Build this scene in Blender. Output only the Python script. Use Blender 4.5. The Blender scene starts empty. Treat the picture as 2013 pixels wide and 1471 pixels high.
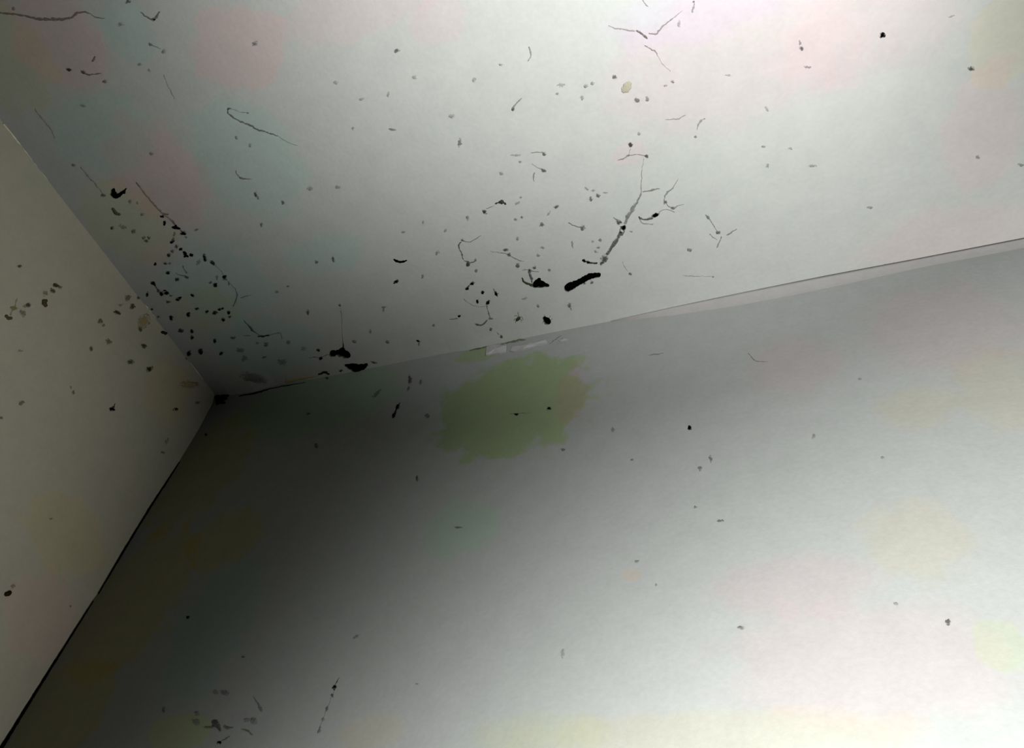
import bpy, bmesh, math, random
import numpy as np
from mathutils import Vector, Matrix, noise

# ------------------------------------------------------------------ camera, world, lights, exposure
H = 2.5                                   # ceiling height; the corner of the room stands at (0, 0, H)
F, CX, CY = 1500.0, 1006.5, 735.5         # focal length in pixels of the 2013 x 1471 frame
ROT = np.array([[0.9363215324676686, 0.32703286952385585, 0.1278729450993795],
                [0.16667494515583542, -0.7344431211780913, 0.6578850693027485],
                [0.30906544694400157, -0.5946787401657944, -0.7421830943238525]])
CAM = np.array([0.75758951, -0.54678061, H - 0.75305319])
sc = bpy.context.scene
COL = sc.collection
cam_data = bpy.data.cameras.new('camera')
cam = bpy.data.objects.new('camera', cam_data)
COL.objects.link(cam)
m = Matrix([list(r) for r in ROT.T]).to_4x4()
m.translation = Vector(CAM)
cam.matrix_world = m
cam_data.sensor_fit = 'HORIZONTAL'
cam_data.sensor_width = 36.0
cam_data.lens = 36.0 * F / 2013.0
cam_data.clip_start = 0.01
sc.camera = cam

world = bpy.data.worlds.new('world')
sc.world = world
world.use_nodes = True
world.node_tree.nodes['Background'].inputs[0].default_value = (0.9, 0.95, 1.0, 1)
world.node_tree.nodes['Background'].inputs[1].default_value = 0.004

ALB = 0.22                                # reflectance of the ceiling paint
def spot(name, pos, direction, cos_half, blend, strength, radius, color=(1, 1, 1)):
    d = bpy.data.lights.new(name, 'SPOT')
    d.energy = strength * 4 * math.pi ** 2 / ALB
    d.spot_size = 2 * math.acos(cos_half)
    d.spot_blend = blend
    d.shadow_soft_size = radius
    d.color = color
    o = bpy.data.objects.new(name, d)
    COL.objects.link(o)
    o.location = (pos[0], pos[1], H + pos[2])
    o.rotation_euler = Vector(direction).to_track_quat('-Z', 'Y').to_euler()
    return o
spot('unseen_far_spot', (2.9878, -0.2501, -2.0235), (-0.5062, -0.3487, 0.1012), 0.7108, 0.2587, 1.147, 0.03)  # unseen far spot, fitted to stand in for whatever lights the room
spot('unseen_near_spot', (0.8353, -0.5398, -0.926), (2.4402, 4.1449, -0.9943), 0.0, 0.496, 0.7733, 0.01)  # unseen spot near the camera, stand-in fitted to the wall brightness
spot('unseen_up_spot', (0.8431, -0.5172, -0.4282), (-0.1213, 0.105, 0.429), 0.6663, 0.8275, 0.2268, 0.01)  # unseen upward spot added by the same fit, lights the ceiling

sc.view_settings.view_transform = 'Standard'
sc.view_settings.look = 'None'
sc.view_settings.exposure = 0.0
sc.view_settings.gamma = 1.0
sc.view_settings.use_curve_mapping = False

# ------------------------------------------------------------------ helpers: where the photographed marks lie
def ray(px, py):
    d = ROT.T @ np.array([px - CX, -(py - CY), -F])
    return d / np.linalg.norm(d)

# measured run of the two uneven plaster edges
def on_y0(px, py):
    d = ray(px, py); t = -CAM[1] / d[1]
    return CAM + t * d
EDGE_C = [(424, 779), (416, 797), (405, 817), (393, 840), (375, 870), (350, 911), (322, 955), (293, 999), (240, 1086),
          (191, 1168), (181, 1182), (105, 1303), (10, 1456), (-60, 1570)]
EDGE_B = [(424, 779), (450, 778), (478, 774), (500, 771), (520, 764), (545, 757), (600, 748), (672, 735), (734, 723),
          (885, 693), (921, 688), (1000, 671), (1074, 656), (1250, 622), (1321, 608), (1446, 583), (1664, 539), (2013, 472), (2300, 416)]
pc = [on_y0(*p) for p in EDGE_C]
pb = [on_y0(*p) for p in EDGE_B]
CZ = np.array([H - p[2] for p in pc]); CXO = np.array([p[0] for p in pc])
BX = np.array([p[0] for p in pb]); BZO = np.array([p[2] - H for p in pb])
def left_off(y, z):                       # how far the left wall bellies into the room
    s = math.exp(-abs(y) / 0.10)
    return float(np.interp(H - z, CZ, CXO)) * s if z < H else 0.0
def ceil_off(x, y):                       # how far the ceiling plaster sags beside the far wall
    return float(np.interp(x, BX, BZO)) * math.exp(-abs(y) / 0.025)

NORMAL = {'L': Vector((1, 0, 0)), 'R': Vector((0, -1, 0)), 'C': Vector((0, 0, -1))}
def hit_on(s, px, py):
    d = ray(px, py)
    off = 0.0
    for _ in range(5):
        if s == 'L': t = (off - CAM[0]) / d[0]
        elif s == 'R': t = (0.0 - CAM[1]) / d[1]
        else: t = (H + off - CAM[2]) / d[2]
        p = CAM + t * d
        if s == 'L': off = left_off(p[1], p[2])
        elif s == 'C': off = ceil_off(p[0], p[1])
        else: break
    return Vector(p), t
def surf_of(px, py):
    d = ray(px, py)
    best = (1e9, 'R')
    for s, ok in (('L', d[0] < 0), ('R', d[1] > 0), ('C', d[2] > 0)):
        if ok:
            p, t = hit_on(s, px, py)
            if t < best[0]: best = (t, s)
    return best[1]

# ------------------------------------------------------------------ materials
def new_mat(name):
    mt = bpy.data.materials.new(name); mt.use_nodes = True
    nt = mt.node_tree
    b = nt.nodes['Principled BSDF']
    b.inputs['Roughness'].default_value = 0.95
    b.inputs['Specular IOR Level'].default_value = 0.0
    return mt, nt, b

def paint(name, base, blobs, axes, bump=0.12):
    """matt emulsion: fine grain, uneven roller texture and patches of discoloured paint.
    blobs: (cu, cv, ru, rv, tint, soft)"""
    mt, nt, b = new_mat(name)
    N, L = nt.nodes, nt.links
    geo = N.new('ShaderNodeNewGeometry')
    sep = N.new('ShaderNodeSeparateXYZ'); L.new(geo.outputs['Position'], sep.inputs[0])
    comb = N.new('ShaderNodeCombineXYZ')
    L.new(sep.outputs[axes[0]], comb.inputs[0]); L.new(sep.outputs[axes[1]], comb.inputs[1])
    n1 = N.new('ShaderNodeTexNoise'); n1.inputs['Scale'].default_value = 38; n1.inputs['Detail'].default_value = 5
    L.new(geo.outputs['Position'], n1.inputs['Vector'])
    n1s = N.new('ShaderNodeMath'); n1s.operation = 'MULTIPLY_ADD'; n1s.inputs[1].default_value = 1.1; n1s.inputs[2].default_value = -0.55
    L.new(n1.outputs['Fac'], n1s.inputs[0])
    col = None
    # fine value grain of old paint
    n2 = N.new('ShaderNodeTexNoise'); n2.inputs['Scale'].default_value = 210; n2.inputs['Detail'].default_value = 3
    L.new(geo.outputs['Position'], n2.inputs['Vector'])
    n3 = N.new('ShaderNodeTexNoise'); n3.inputs['Scale'].default_value = 45; n3.inputs['Detail'].default_value = 4
    L.new(geo.outputs['Position'], n3.inputs['Vector'])
    add = N.new('ShaderNodeMath'); add.operation = 'ADD'
    L.new(n2.outputs['Fac'], add.inputs[0]); L.new(n3.outputs['Fac'], add.inputs[1])
    mr = N.new('ShaderNodeMapRange'); mr.inputs[1].default_value = 0.5; mr.inputs[2].default_value = 1.5
    mr.inputs[3].default_value = 0.93; mr.inputs[4].default_value = 1.07
    L.new(add.outputs[0], mr.inputs[0])
    sc_ = N.new('ShaderNodeVectorMath'); sc_.operation = 'SCALE'
    sc_.inputs[0].default_value = base
    L.new(mr.outputs[0], sc_.inputs['Scale'])
    col = sc_.outputs[0]
    for (cu, cv, ru, rv, tint, soft) in blobs:
        s = N.new('ShaderNodeVectorMath'); s.operation = 'SUBTRACT'; s.inputs[1].default_value = (cu, cv, 0)
        L.new(comb.outputs[0], s.inputs[0])
        dv = N.new('ShaderNodeVectorMath'); dv.operation = 'DIVIDE'; dv.inputs[1].default_value = (ru, rv, 1)
        L.new(s.outputs[0], dv.inputs[0])
        ln = N.new('ShaderNodeVectorMath'); ln.operation = 'LENGTH'; L.new(dv.outputs[0], ln.inputs[0])
        ad = N.new('ShaderNodeMath'); ad.operation = 'ADD'
        L.new(ln.outputs['Value'], ad.inputs[0]); L.new(n1s.outputs[0], ad.inputs[1])
        r = N.new('ShaderNodeMapRange'); r.interpolation_type = 'SMOOTHSTEP'
        r.inputs[1].default_value = 1 - soft; r.inputs[2].default_value = 1 + soft
        r.inputs[3].default_value = 1; r.inputs[4].default_value = 0
        L.new(ad.outputs[0], r.inputs[0])
        mx = N.new('ShaderNodeMix'); mx.data_type = 'VECTOR'
        mx.inputs['A'].default_value = (1, 1, 1) if False else (1, 1, 1)
        mx.inputs['B'].default_value = tint
        L.new(r.outputs[0], mx.inputs['Factor'])
        mu = N.new('ShaderNodeVectorMath'); mu.operation = 'MULTIPLY'
        L.new(col, mu.inputs[0]); L.new(mx.outputs['Result'] if 'Result' in mx.outputs and mx.outputs['Result'].enabled else [q for q in mx.outputs if q.enabled][0], mu.inputs[1])
        col = mu.outputs[0]
    L.new(col, b.inputs['Base Color'])
    bp = N.new('ShaderNodeBump'); bp.inputs['Strength'].default_value = bump; bp.inputs['Distance'].default_value = 0.0015
    L.new(add.outputs[0], bp.inputs['Height']); L.new(bp.outputs[0], b.inputs['Normal'])
    return mt

def blob_on(s, px, py, rx, ry, tint, soft=0.12):
    """patch of discoloured paint centred on a photographed spot"""
    c, _ = hit_on(s, px, py)
    a, _ = hit_on(s, px + rx, py); d, _ = hit_on(s, px, py + ry)
    ax = {'L': (1, 2), 'R': (0, 2), 'C': (0, 1)}[s]
    ru = max(abs(a[ax[0]] - c[ax[0]]), abs(d[ax[0]] - c[ax[0]]))
    rv = max(abs(a[ax[1]] - c[ax[1]]), abs(d[ax[1]] - c[ax[1]]))
    return (c[ax[0]], c[ax[1]], max(ru, 1e-3), max(rv, 1e-3), tint, soft)

PK = (1.12, 0.94, 0.95); PKL = (1.06, 0.965, 0.985); LAV = (1.02, 0.97, 1.07); OL = (1.02, 1.0, 0.84)
GRN = (0.97, 1.05, 0.80); BLG = (0.90, 1.03, 1.01); CRM = (1.04, 1.0, 0.90); BRN = (1.08, 0.98, 0.68)
ceil_blobs = [blob_on('C', *q) for q in [
    (115, 85, 95, 120, PK), (470, 95, 105, 85, PK), (700, 20, 170, 55, PKL), (860, 45, 70, 45, PKL), (310, 345, 95, 120, PK),
    (250, 440, 90, 90, OL), (5, 110, 40, 130, OL), (400, 610, 70, 45, OL), (430, 560, 110, 90, BLG), (490, 320, 110, 130, BLG), (200, 260, 110, 90, BLG), (250, 60, 50, 80, BLG), (640, 500, 90, 40, BLG), (330, 500, 60, 25, PKL),
    (520, 680, 110, 60, BLG), (1430, 120, 270, 130, PKL, 0.3), (1400, 10, 220, 60, LAV, 0.3), (1700, 70, 180, 90, PKL, 0.3),
    (1930, 260, 80, 120, PKL), (1970, 90, 70, 90, CRM), (1240, 300, 35, 25, PKL), (1850, 470, 160, 60, PKL, 0.25)]]
right_blobs = [blob_on('R', *q) for q in [
    (1005, 795, 155, 100, (0.80, 0.94, 0.58), 0.10), (940, 697, 45, 14, (.85, .98, .65), .2), (905, 1040, 70, 60, (0.9, 1.06, 0.93), 0.2),
    (1125, 775, 30, 60, (1.12, .94, 1.04)), (620, 790, 150, 60, (0.86, 1.06, 0.84)), (400, 920, 75, 110, BRN), (260, 1180, 90, 160, BRN),
    (120, 1400, 90, 120, BRN), (440, 1060, 70, 60, BRN), (420, 1230, 70, 150, BLG), (350, 1440, 60, 40, (0.98, 1.05, .7)),
    (1850, 640, 170, 90, PKL, .3), (1960, 760, 90, 90, CRM, .3), (1560, 720, 90, 60, PKL, .3), (1800, 800, 80, 40, CRM, .3),
    (1560, 1150, 170, 60, PKL, .3), (1700, 1300, 320, 130, PKL, .3), (1400, 1440, 400, 45, CRM, .3), (1965, 1270, 55, 60, (0.97, 1.03, .88)),
    (1060, 1440, 130, 40, (1.0, 1.02, .9), .35), (725, 1440, 60, 35, (1.06, 1.0, .9), .3), (1800, 1060, 110, 80, CRM, .3), (1240, 1130, 18, 12, (1.08, .97, .9))]]
left_blobs = [blob_on('L', *q) for q in [
    (80, 1210, 90, 110, (1.07, .96, 1.0)), (130, 1050, 100, 90, (1.05, 1.0, .86)), (60, 640, 60, 60, (1.0, .99, 1.03)),
    (90, 330, 60, 50, (.96, 1.01, 1.02)), (330, 770, 60, 50, (1.06, 1.0, .88))]]
M_CEIL = paint('ceiling_paint', (ALB * 0.975, ALB * 1.012, ALB * 0.95), ceil_blobs, (0, 1))
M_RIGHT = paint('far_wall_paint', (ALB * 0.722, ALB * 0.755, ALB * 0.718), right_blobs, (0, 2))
M_LEFT = paint('side_wall_paint', (ALB * 1.15, ALB * 1.09, ALB * 0.84), left_blobs, (1, 2))

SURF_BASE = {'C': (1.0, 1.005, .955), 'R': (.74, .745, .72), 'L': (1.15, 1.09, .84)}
HUE = {'k': (1, 1, 1), 'b': (1.25, 1.0, 0.62), 'o': (1.05, 1.05, 0.62), 'r': (1.12, 0.93, 0.93), 'g': (.97, 1.03, .97), 'y': (1.08, 1.02, .82)}
_mats = {}
def dirt(s, level, hue, fluff=False):
    """dust and grime of a given darkness, with a mealy grain of its own; fluff: thins out towards its rim"""
    lv = round(level * 20) / 20
    if fluff: lv = max(0.0, 1 - (1 - lv) * 1.15)
    key = (s, lv, hue, fluff)
    if key in _mats: return _mats[key]
    mt, nt, b = new_mat('dirt')
    base = [ALB * c * max(lv, 0.004) * h for c, h in zip(SURF_BASE[s], HUE[hue])]
    if lv == 0: base = (0.0008, 0.0007, 0.0006)
    n = nt.nodes.new('ShaderNodeTexNoise'); n.inputs['Scale'].default_value = 900
    r = nt.nodes.new('ShaderNodeMapRange'); r.inputs[3].default_value = .75; r.inputs[4].default_value = 1.25
    v = nt.nodes.new('ShaderNodeVectorMath'); v.operation = 'SCALE'; v.inputs[0].default_value = base
    g = nt.nodes.new('ShaderNodeNewGeometry')
    nt.links.new(g.outputs['Position'], n.inputs['Vector'])
    nt.links.new(n.outputs['Fac'], r.inputs[0]); nt.links.new(r.outputs[0], v.inputs['Scale'])
    if not fluff: nt.links.new(v.outputs[0], b.inputs['Base Color'])
    if fluff:
        at = nt.nodes.new('ShaderNodeAttribute'); at.attribute_name = 'edge'
        # the dust lies thickest, and so darkest in itself, in the middle of the lump
        cr = nt.nodes.new('ShaderNodeMapRange'); cr.inputs[1].default_value = .1; cr.inputs[2].default_value = .8
        cr.inputs[3].default_value = .6 + .32 * min(1, lv / .6); cr.inputs[4].default_value = 1.08
        nt.links.new(at.outputs['Fac'], cr.inputs[0])
        v2 = nt.nodes.new('ShaderNodeVectorMath'); v2.operation = 'SCALE'
        nt.links.new(v.outputs[0], v2.inputs[0]); nt.links.new(cr.outputs[0], v2.inputs['Scale'])
        nt.links.new(v2.outputs[0], b.inputs['Base Color'])
        n4 = nt.nodes.new('ShaderNodeTexNoise'); n4.inputs['Scale'].default_value = 420; n4.inputs['Detail'].default_value = 2
        nt.links.new(g.outputs['Position'], n4.inputs['Vector'])
        ma = nt.nodes.new('ShaderNodeMath'); ma.operation = 'MULTIPLY_ADD'; ma.inputs[1].default_value = 1.5
        nt.links.new(n4.outputs['Fac'], ma.inputs[0]); nt.links.new(at.outputs['Fac'], ma.inputs[2])
        al = nt.nodes.new('ShaderNodeMapRange'); al.interpolation_type = 'SMOOTHSTEP'
        lo = 1.25 if lv < .15 else 1.0
        al.inputs[1].default_value = lo; al.inputs[2].default_value = 1.85; al.inputs[3].default_value = 1 if level < .55 else .85; al.inputs[4].default_value = 0
        nt.links.new(ma.outputs[0], al.inputs[0]); nt.links.new(al.outputs[0], b.inputs['Alpha'])
    _mats[key] = mt
    return mt

# ------------------------------------------------------------------ mesh helpers
def link_mesh(name, bm, mat, parent=None, smooth=True):
    me = bpy.data.meshes.new(name)
    bm.to_mesh(me); bm.free()
    me.materials.append(mat)
    if smooth:
        for p in me.polygons: p.use_smooth = True
    o = bpy.data.objects.new(name, me)
    COL.objects.link(o)
    if parent: o.parent = parent; 
    return o
def tag(o, label, cat, group=None):
    o['label'] = label; o['category'] = cat
    if group: o['group'] = group
    return o
def structure(o):
    o['kind'] = 'structure'; return o
def recentre(o):
    """move the origin of a mesh object to the middle of its mesh"""
    me = o.data
    c = sum((v.co for v in me.vertices), Vector()) / len(me.vertices)
    me.transform(Matrix.Translation(-c)); o.location = c
    return o

# ------------------------------------------------------------------ the room shell
def slab(name, us, vs, fn, back, mat):
    """gridded wall surface with a thickness behind it"""
    bm = bmesh.new()
    g = [[bm.verts.new(fn(u, v)) for v in vs] for u in us]
    h = [[bm.verts.new(Vector(fn(u, v)) + back) for v in vs] for u in us]
    nu, nv = len(us), len(vs)
    for i in range(nu - 1):
        for j in range(nv - 1):
            bm.faces.new((g[i][j], g[i + 1][j], g[i + 1][j + 1], g[i][j + 1]))
    # outer skin and rim
    for i in range(nu - 1):
        bm.faces.new((g[i][0], g[i + 1][0], h[i + 1][0], h[i][0])); bm.faces.new((g[i][-1], g[i + 1][-1], h[i + 1][-1], h[i][-1]))
    for j in range(nv - 1):
        bm.faces.new((g[0][j], g[0][j + 1], h[0][j + 1], h[0][j])); bm.faces.new((g[-1][j], g[-1][j + 1], h[-1][j + 1], h[-1][j]))
    for i in range(nu - 1):
        for j in range(nv - 1):
            bm.faces.new((h[i][j], h[i + 1][j], h[i + 1][j + 1], h[i][j + 1]))
    bmesh.ops.recalc_face_normals(bm, faces=bm.faces)
    return structure(link_mesh(name, bm, mat, smooth=False))
def steps(a, b, fine, n):
    """coordinates from a to b, close together near a"""
    t = np.linspace(0, 1, n) ** 2.2
    return [a + (b - a) * x for x in t]
ys = steps(0.0, -2.6, .01, 46)
xs = sorted(set(list(np.linspace(0, 1.3, 120)) + list(np.linspace(1.35, 3.2, 12)) + list(BX[(BX > 0) & (BX < 1.3)])))
zs = sorted(set(list(H - np.linspace(0, 0.9, 90)) + list(np.linspace(0, H - 1, 12)) + [H - c for c in CZ if 0 < c < .9]))
ceiling = slab('ceiling', xs, ys, lambda x, y: (x, y, H + ceil_off(x, y)), Vector((0, 0, 0.12)), M_CEIL)
wall_left = slab('wall_left', ys, zs, lambda y, z: (left_off(y, z), y, z), Vector((-0.12, 0, 0)), M_LEFT)
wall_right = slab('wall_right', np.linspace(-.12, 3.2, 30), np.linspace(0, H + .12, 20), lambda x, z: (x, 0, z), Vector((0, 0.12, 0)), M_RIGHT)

def tube(bm, pts, radii, nrm, flat=0.6, seg=8, rough=0.0, seed=0, lift=0.0):
    """bent tapering strand lying against a surface with normal nrm"""
    rnd = random.Random(seed)
    pts = [Vector(p) for p in pts]
    n = len(pts)
    rings = []
    lay = bm.verts.layers.float.get('edge') or bm.verts.layers.float.new('edge')
    for i, p in enumerate(pts):
        t = (pts[min(i + 1, n - 1)] - pts[max(i - 1, 0)])
        t = t.normalized() if t.length > 1e-9 else Vector((1, 0, 0))
        b = nrm.cross(t).normalized()
        r = radii[i]
        ring = []
        for k in range(seg):
            a = 2 * math.pi * k / seg
            rr = r * (1 + rough * (rnd.random() - .5) * 2)
            ring.append(bm.verts.new(p + b * math.cos(a) * rr + nrm * (math.sin(a) * rr * flat + r * flat * 0.6 + lift)))
            ring[-1][lay] = .25 + .6 * abs(math.cos(a))
        rings.append(ring)
    for i in range(n - 1):
        for k in range(seg):
            bm.faces.new((rings[i][k], rings[i][(k + 1) % seg], rings[i + 1][(k + 1) % seg], rings[i + 1][k]))
    for ring, p, sgn in ((rings[0], pts[0], -1), (rings[-1], pts[-1], 1)):
        c = bm.verts.new(sum((v.co for v in ring), Vector()) / seg + (pts[-1] - pts[-2] if sgn > 0 else pts[0] - pts[1]).normalized() * radii[0 if sgn < 0 else -1] * .6)
        c[lay] = 1.0
        for k in range(seg): bm.faces.new((ring[k], ring[(k + 1) % seg], c))
    return bm
def resample(px, rad, step=6.0, wob=0.0, seed=0):
    """smooth run through the photographed points, with a little waviness"""
    rnd = random.Random(seed)
    if len(px) == 2: px = [px[0], ((px[0][0] + px[1][0]) / 2, (px[0][1] + px[1][1]) / 2), px[1]]; rad = [rad[0], (rad[0] + rad[-1]) / 2, rad[-1]]
    P = [np.array(p, float) for p in px]; out = []; ro = []
    for i in range(len(P) - 1):
        p0, p1, p2, p3 = P[max(i - 1, 0)], P[i], P[i + 1], P[min(i + 2, len(P) - 1)]
        k = max(2, int(np.linalg.norm(p2 - p1) / step) + 1)
        for j in range(k):
            t = j / k
            q = .5 * ((2 * p1) + (-p0 + p2) * t + (2 * p0 - 5 * p1 + 4 * p2 - p3) * t * t + (-p0 + 3 * p1 - 3 * p2 + p3) * t ** 3)
            q = q + np.array([rnd.uniform(-wob, wob), rnd.uniform(-wob, wob)])
            out.append(q); ro.append(rad[i] + (rad[i + 1] - rad[i]) * t)
    out.append(P[-1]); ro.append(rad[-1])
    ro = [r * rnd.uniform(1 - min(.35, wob * .5), 1 + min(.35, wob * .5)) for r in ro]
    return out, ro
def strand_mesh(s, px, rad, wob=0.8, seed=0, flat=0.6, rough=0.2, lift=0.0):
    q, r = resample(px, rad, wob=wob, seed=seed)
    P = []; R = []
    for (x, y), rr in zip(q, r):
        p, t = hit_on(s, x, y)
        P.append(p); R.append(rr * t / F)
    bm = bmesh.new()
    return tube(bm, P, R, NORMAL[s], flat=flat, rough=rough, seed=seed, lift=lift)

# trim: filler bead in the joint over the far wall, and the seams of the side wall
def band(name, edge_top, edge_low, mat, depth, seg=6):
    """rounded strip of filler between two lines that run along the wall joint"""
    bm = bmesh.new(); rings = []
    for (a, b) in zip(edge_top, edge_low):
        A, _ = hit_on('R', *a); B, _ = hit_on('R', *b)
        A = Vector((A.x, 0, min(A.z + .001, H))); B = Vector((B.x, 0, B.z))
        d = (A - B).length * .16
        ring = []
        for k in range(seg + 1):
            t = k / seg
            ring.append(bm.verts.new(A.lerp(B, t) + Vector((0, -d * (1 - t) ** 1.5 - .0003 + .0006 * t, 0))))
        ring.append(bm.verts.new(B + Vector((0, .002, 0)))); ring.append(bm.verts.new(A + Vector((0, .002, 0))))
        rings.append(ring)
    for i in range(len(rings) - 1):
        for k in range(len(rings[0])):
            k2 = (k + 1) % len(rings[0])
            bm.faces.new((rings[i][k], rings[i][k2], rings[i + 1][k2], rings[i + 1][k]))
    bm.faces.new(rings[0]); bm.faces.new(rings[-1])
    bmesh.ops.recalc_face_normals(bm, faces=bm.faces)
    return structure(link_mesh(name, bm, mat, smooth=True))
top = [(1200, 632), (1321, 608), (1446, 583), (1560, 560), (1664, 539), (1806, 513), (2013, 472), (2200, 436)]
low = [(1202, 634), (1325, 623), (1452, 604), (1563, 583), (1669, 561), (1812, 529), (2017, 490), (2205, 455)]
M_FILL = paint('filler', (ALB * .80, ALB * .785, ALB * .76), [], (0, 2))
trim_b = band('trim_1', top, low, M_FILL, 0.006)
M_SEAM = paint('seam_filler', (ALB * 1.7, ALB * 1.62, ALB * 1.25), [], (1, 2))
def seam(name, s, px, rad, mat, lift=0.0, flat=.5, wob=.4, seed=3):
    return structure(link_mesh(name, strand_mesh(s, px, rad, wob=wob, seed=seed, flat=flat, lift=lift), mat))
seam('trim_2', 'L', [(276, 585), (290, 603), (305, 622), (320, 641), (332, 657)], [1.4, 3.2, 3.8, 2.8, 1.2], M_SEAM)
seam('trim_3', 'L', [(364, 697), (376, 714), (390, 732), (404, 750), (419, 771)], [1.4, 3.2, 3.8, 3, 1.8], M_SEAM, seed=4)
seam('trim_4', 'L', [(6, 243), (30, 272), (60, 309), (96, 356), (141, 411)], [1.5, 2.2, 1.6, 1.2, .6], M_SEAM, seed=5)
M_GAP, _nt, _b = new_mat('dark_gap'); _b.inputs['Base Color'].default_value = (.002, .0018, .0015, 1)  # black raised strips, coloured as the shade inside the joint gaps
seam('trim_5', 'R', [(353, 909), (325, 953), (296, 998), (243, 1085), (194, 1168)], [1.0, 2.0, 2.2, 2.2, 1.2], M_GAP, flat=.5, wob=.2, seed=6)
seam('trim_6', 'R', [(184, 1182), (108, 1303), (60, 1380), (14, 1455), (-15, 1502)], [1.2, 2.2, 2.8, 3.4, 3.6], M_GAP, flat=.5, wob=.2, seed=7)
seam('trim_7', 'R', [(470, 779), (500, 774), (515, 770), (530, 765), (560, 759), (600, 752)], [1.0, 2.4, 2.2, 1.6, 1.2, .6], M_GAP, flat=.5, wob=.5, seed=8)

# hairline cracks in the filler
def crack(px, r, label, level=.45, s='C', hue='k', seed=0):
    o = link_mesh('hairline_crack', strand_mesh(s, px, r, wob=.6, seed=seed, flat=.35), dirt(s, level, hue, True))
    recentre(o); tag(o, label, 'crack')
crack([(1300, 612), (1340, 603), (1390, 593), (1420, 588), (1448, 582)], [.6, 1.1, 1.4, 1.2, .5], 'thin dark crack where the pale filler strip begins at the ceiling edge', .45, seed=1)
crack([(1745, 522), (1800, 512), (1860, 501), (1940, 485), (2025, 468)], [.5, 1.0, 1.2, 1.5, 1.5], 'long brown crack along the filler strip near the photo\'s right edge', .45, hue='b', seed=2)

# ------------------------------------------------------------------ dirt: lumps, strands, insects
def ellipsoid(bm, s, x, y, rx, ry, ang, seed, h=None, rough=.28, sub=2):
    """small irregular lump pressed against the surface"""
    a = math.radians(ang); c, t = hit_on(s, x, y)
    pa, _ = hit_on(s, x + rx * math.cos(a), y + rx * math.sin(a))
    pb_, _ = hit_on(s, x - ry * math.sin(a), y + ry * math.cos(a))
    A, B = pa - c, pb_ - c
    n = NORMAL[s]
    A -= n * A.dot(n); B -= n * B.dot(n)
    hh = (min(rx, ry) * t / F) * (h if h is not None else .55)
    tmp = bmesh.new(); bmesh.ops.create_icosphere(tmp, subdivisions=sub, radius=1)
    off = Vector((seed * 3.17, seed * 1.31, seed * .77))
    vm = {}
    lay = bm.verts.layers.float.get('edge') or bm.verts.layers.float.new('edge')
    for v in tmp.verts:
        k = 1 + rough * noise.noise(v.co * 1.7 + off) * 1.6
        w = v.co * k
        vm[v] = bm.verts.new(c + A * w.x + B * w.y + n * (w.z * hh + hh * .45))
        vm[v][lay] = math.hypot(v.co.x, v.co.y)
    for f in tmp.faces: bm.faces.new([vm[v] for v in f.verts])
    tmp.free()
    return bm

LANDMARKS = []      # (x, y, words)
def mark(x, y, words): LANDMARKS.append((x, y, words))

_seed = [10]
def ns(): _seed[0] += 1; return _seed[0]

def clump(name, cat, label, s, balls, level, hue='k', h=.7, voxel=.0006, rag=.0008, children=()):
    """solid clump grown from overlapping lumps (balls: x, y, rx, ry, angle) and fused into one skin"""
    bm = bmesh.new()
    for (x, y, rx, ry, a) in balls: ellipsoid(bm, s, x, y, rx, ry, a, ns(), h=h, rough=.2)
    o = link_mesh(name, bm, dirt(s, level, hue)); recentre(o)
    r = o.modifiers.new('fuse', 'REMESH'); r.mode = 'VOXEL'; r.voxel_size = voxel; r.use_smooth_shade = True
    if rag:
        tx = bpy.data.textures.new('ragged', 'CLOUDS'); tx.noise_scale = .003
        d = o.modifiers.new('ragged', 'DISPLACE'); d.texture = tx; d.strength = rag; d.mid_level = .5; d.texture_coords = 'GLOBAL'
    tag(o, label, cat)
    for (cn, px, rad, lv, hu) in children:
        c = link_mesh(cn, strand_mesh(s, px, rad, wob=.5, seed=ns()), dirt(s, lv, hu))
        c.parent = o; c.matrix_parent_inverse = Matrix.Translation(-o.location)
    return o

def web(label, s, strands, clumps=(), name='cobweb_strand', cat='cobweb', group=None):
    """a dirty thread with the dust lumps caught on it; strands: (points, radii, level, hue); clumps: (x, y, rx, ry, angle, level, hue)"""
    x0, y0 = strands[0][0][0]
    root = bpy.data.objects.new(name, None); COL.objects.link(root); root.empty_display_size = .01
    p, _ = hit_on(s, x0, y0); root.location = p
    tag(root, label, cat, group)
    if len(strands) == 1 and not clumps:
        bpy.data.objects.remove(root)
        px, rad, lv, hu = strands[0]
        o = link_mesh(name, strand_mesh(s, px, rad, wob=.9, seed=ns(), flat=.35), dirt(s, lv, hu, True)); recentre(o)
        return tag(o, label, cat, group)
    inv = Matrix.Translation(-p)
    for (px, rad, lv, hu) in strands:
        o = link_mesh('thread', strand_mesh(s, px, rad, wob=.9, seed=ns(), flat=.35), dirt(s, lv, hu, True)); o.parent = root; o.matrix_parent_inverse = inv
    for (x, y, rx, ry, a, lv, hu) in clumps:
        bm = bmesh.new(); ellipsoid(bm, s, x, y, rx * 1.25, ry * 1.25, a, ns(), h=.35 if lv < .2 else .2)
        o = link_mesh('dust_lump', bm, dirt(s, lv, hu, True)); o.parent = root; o.matrix_parent_inverse = inv
    return root

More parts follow.
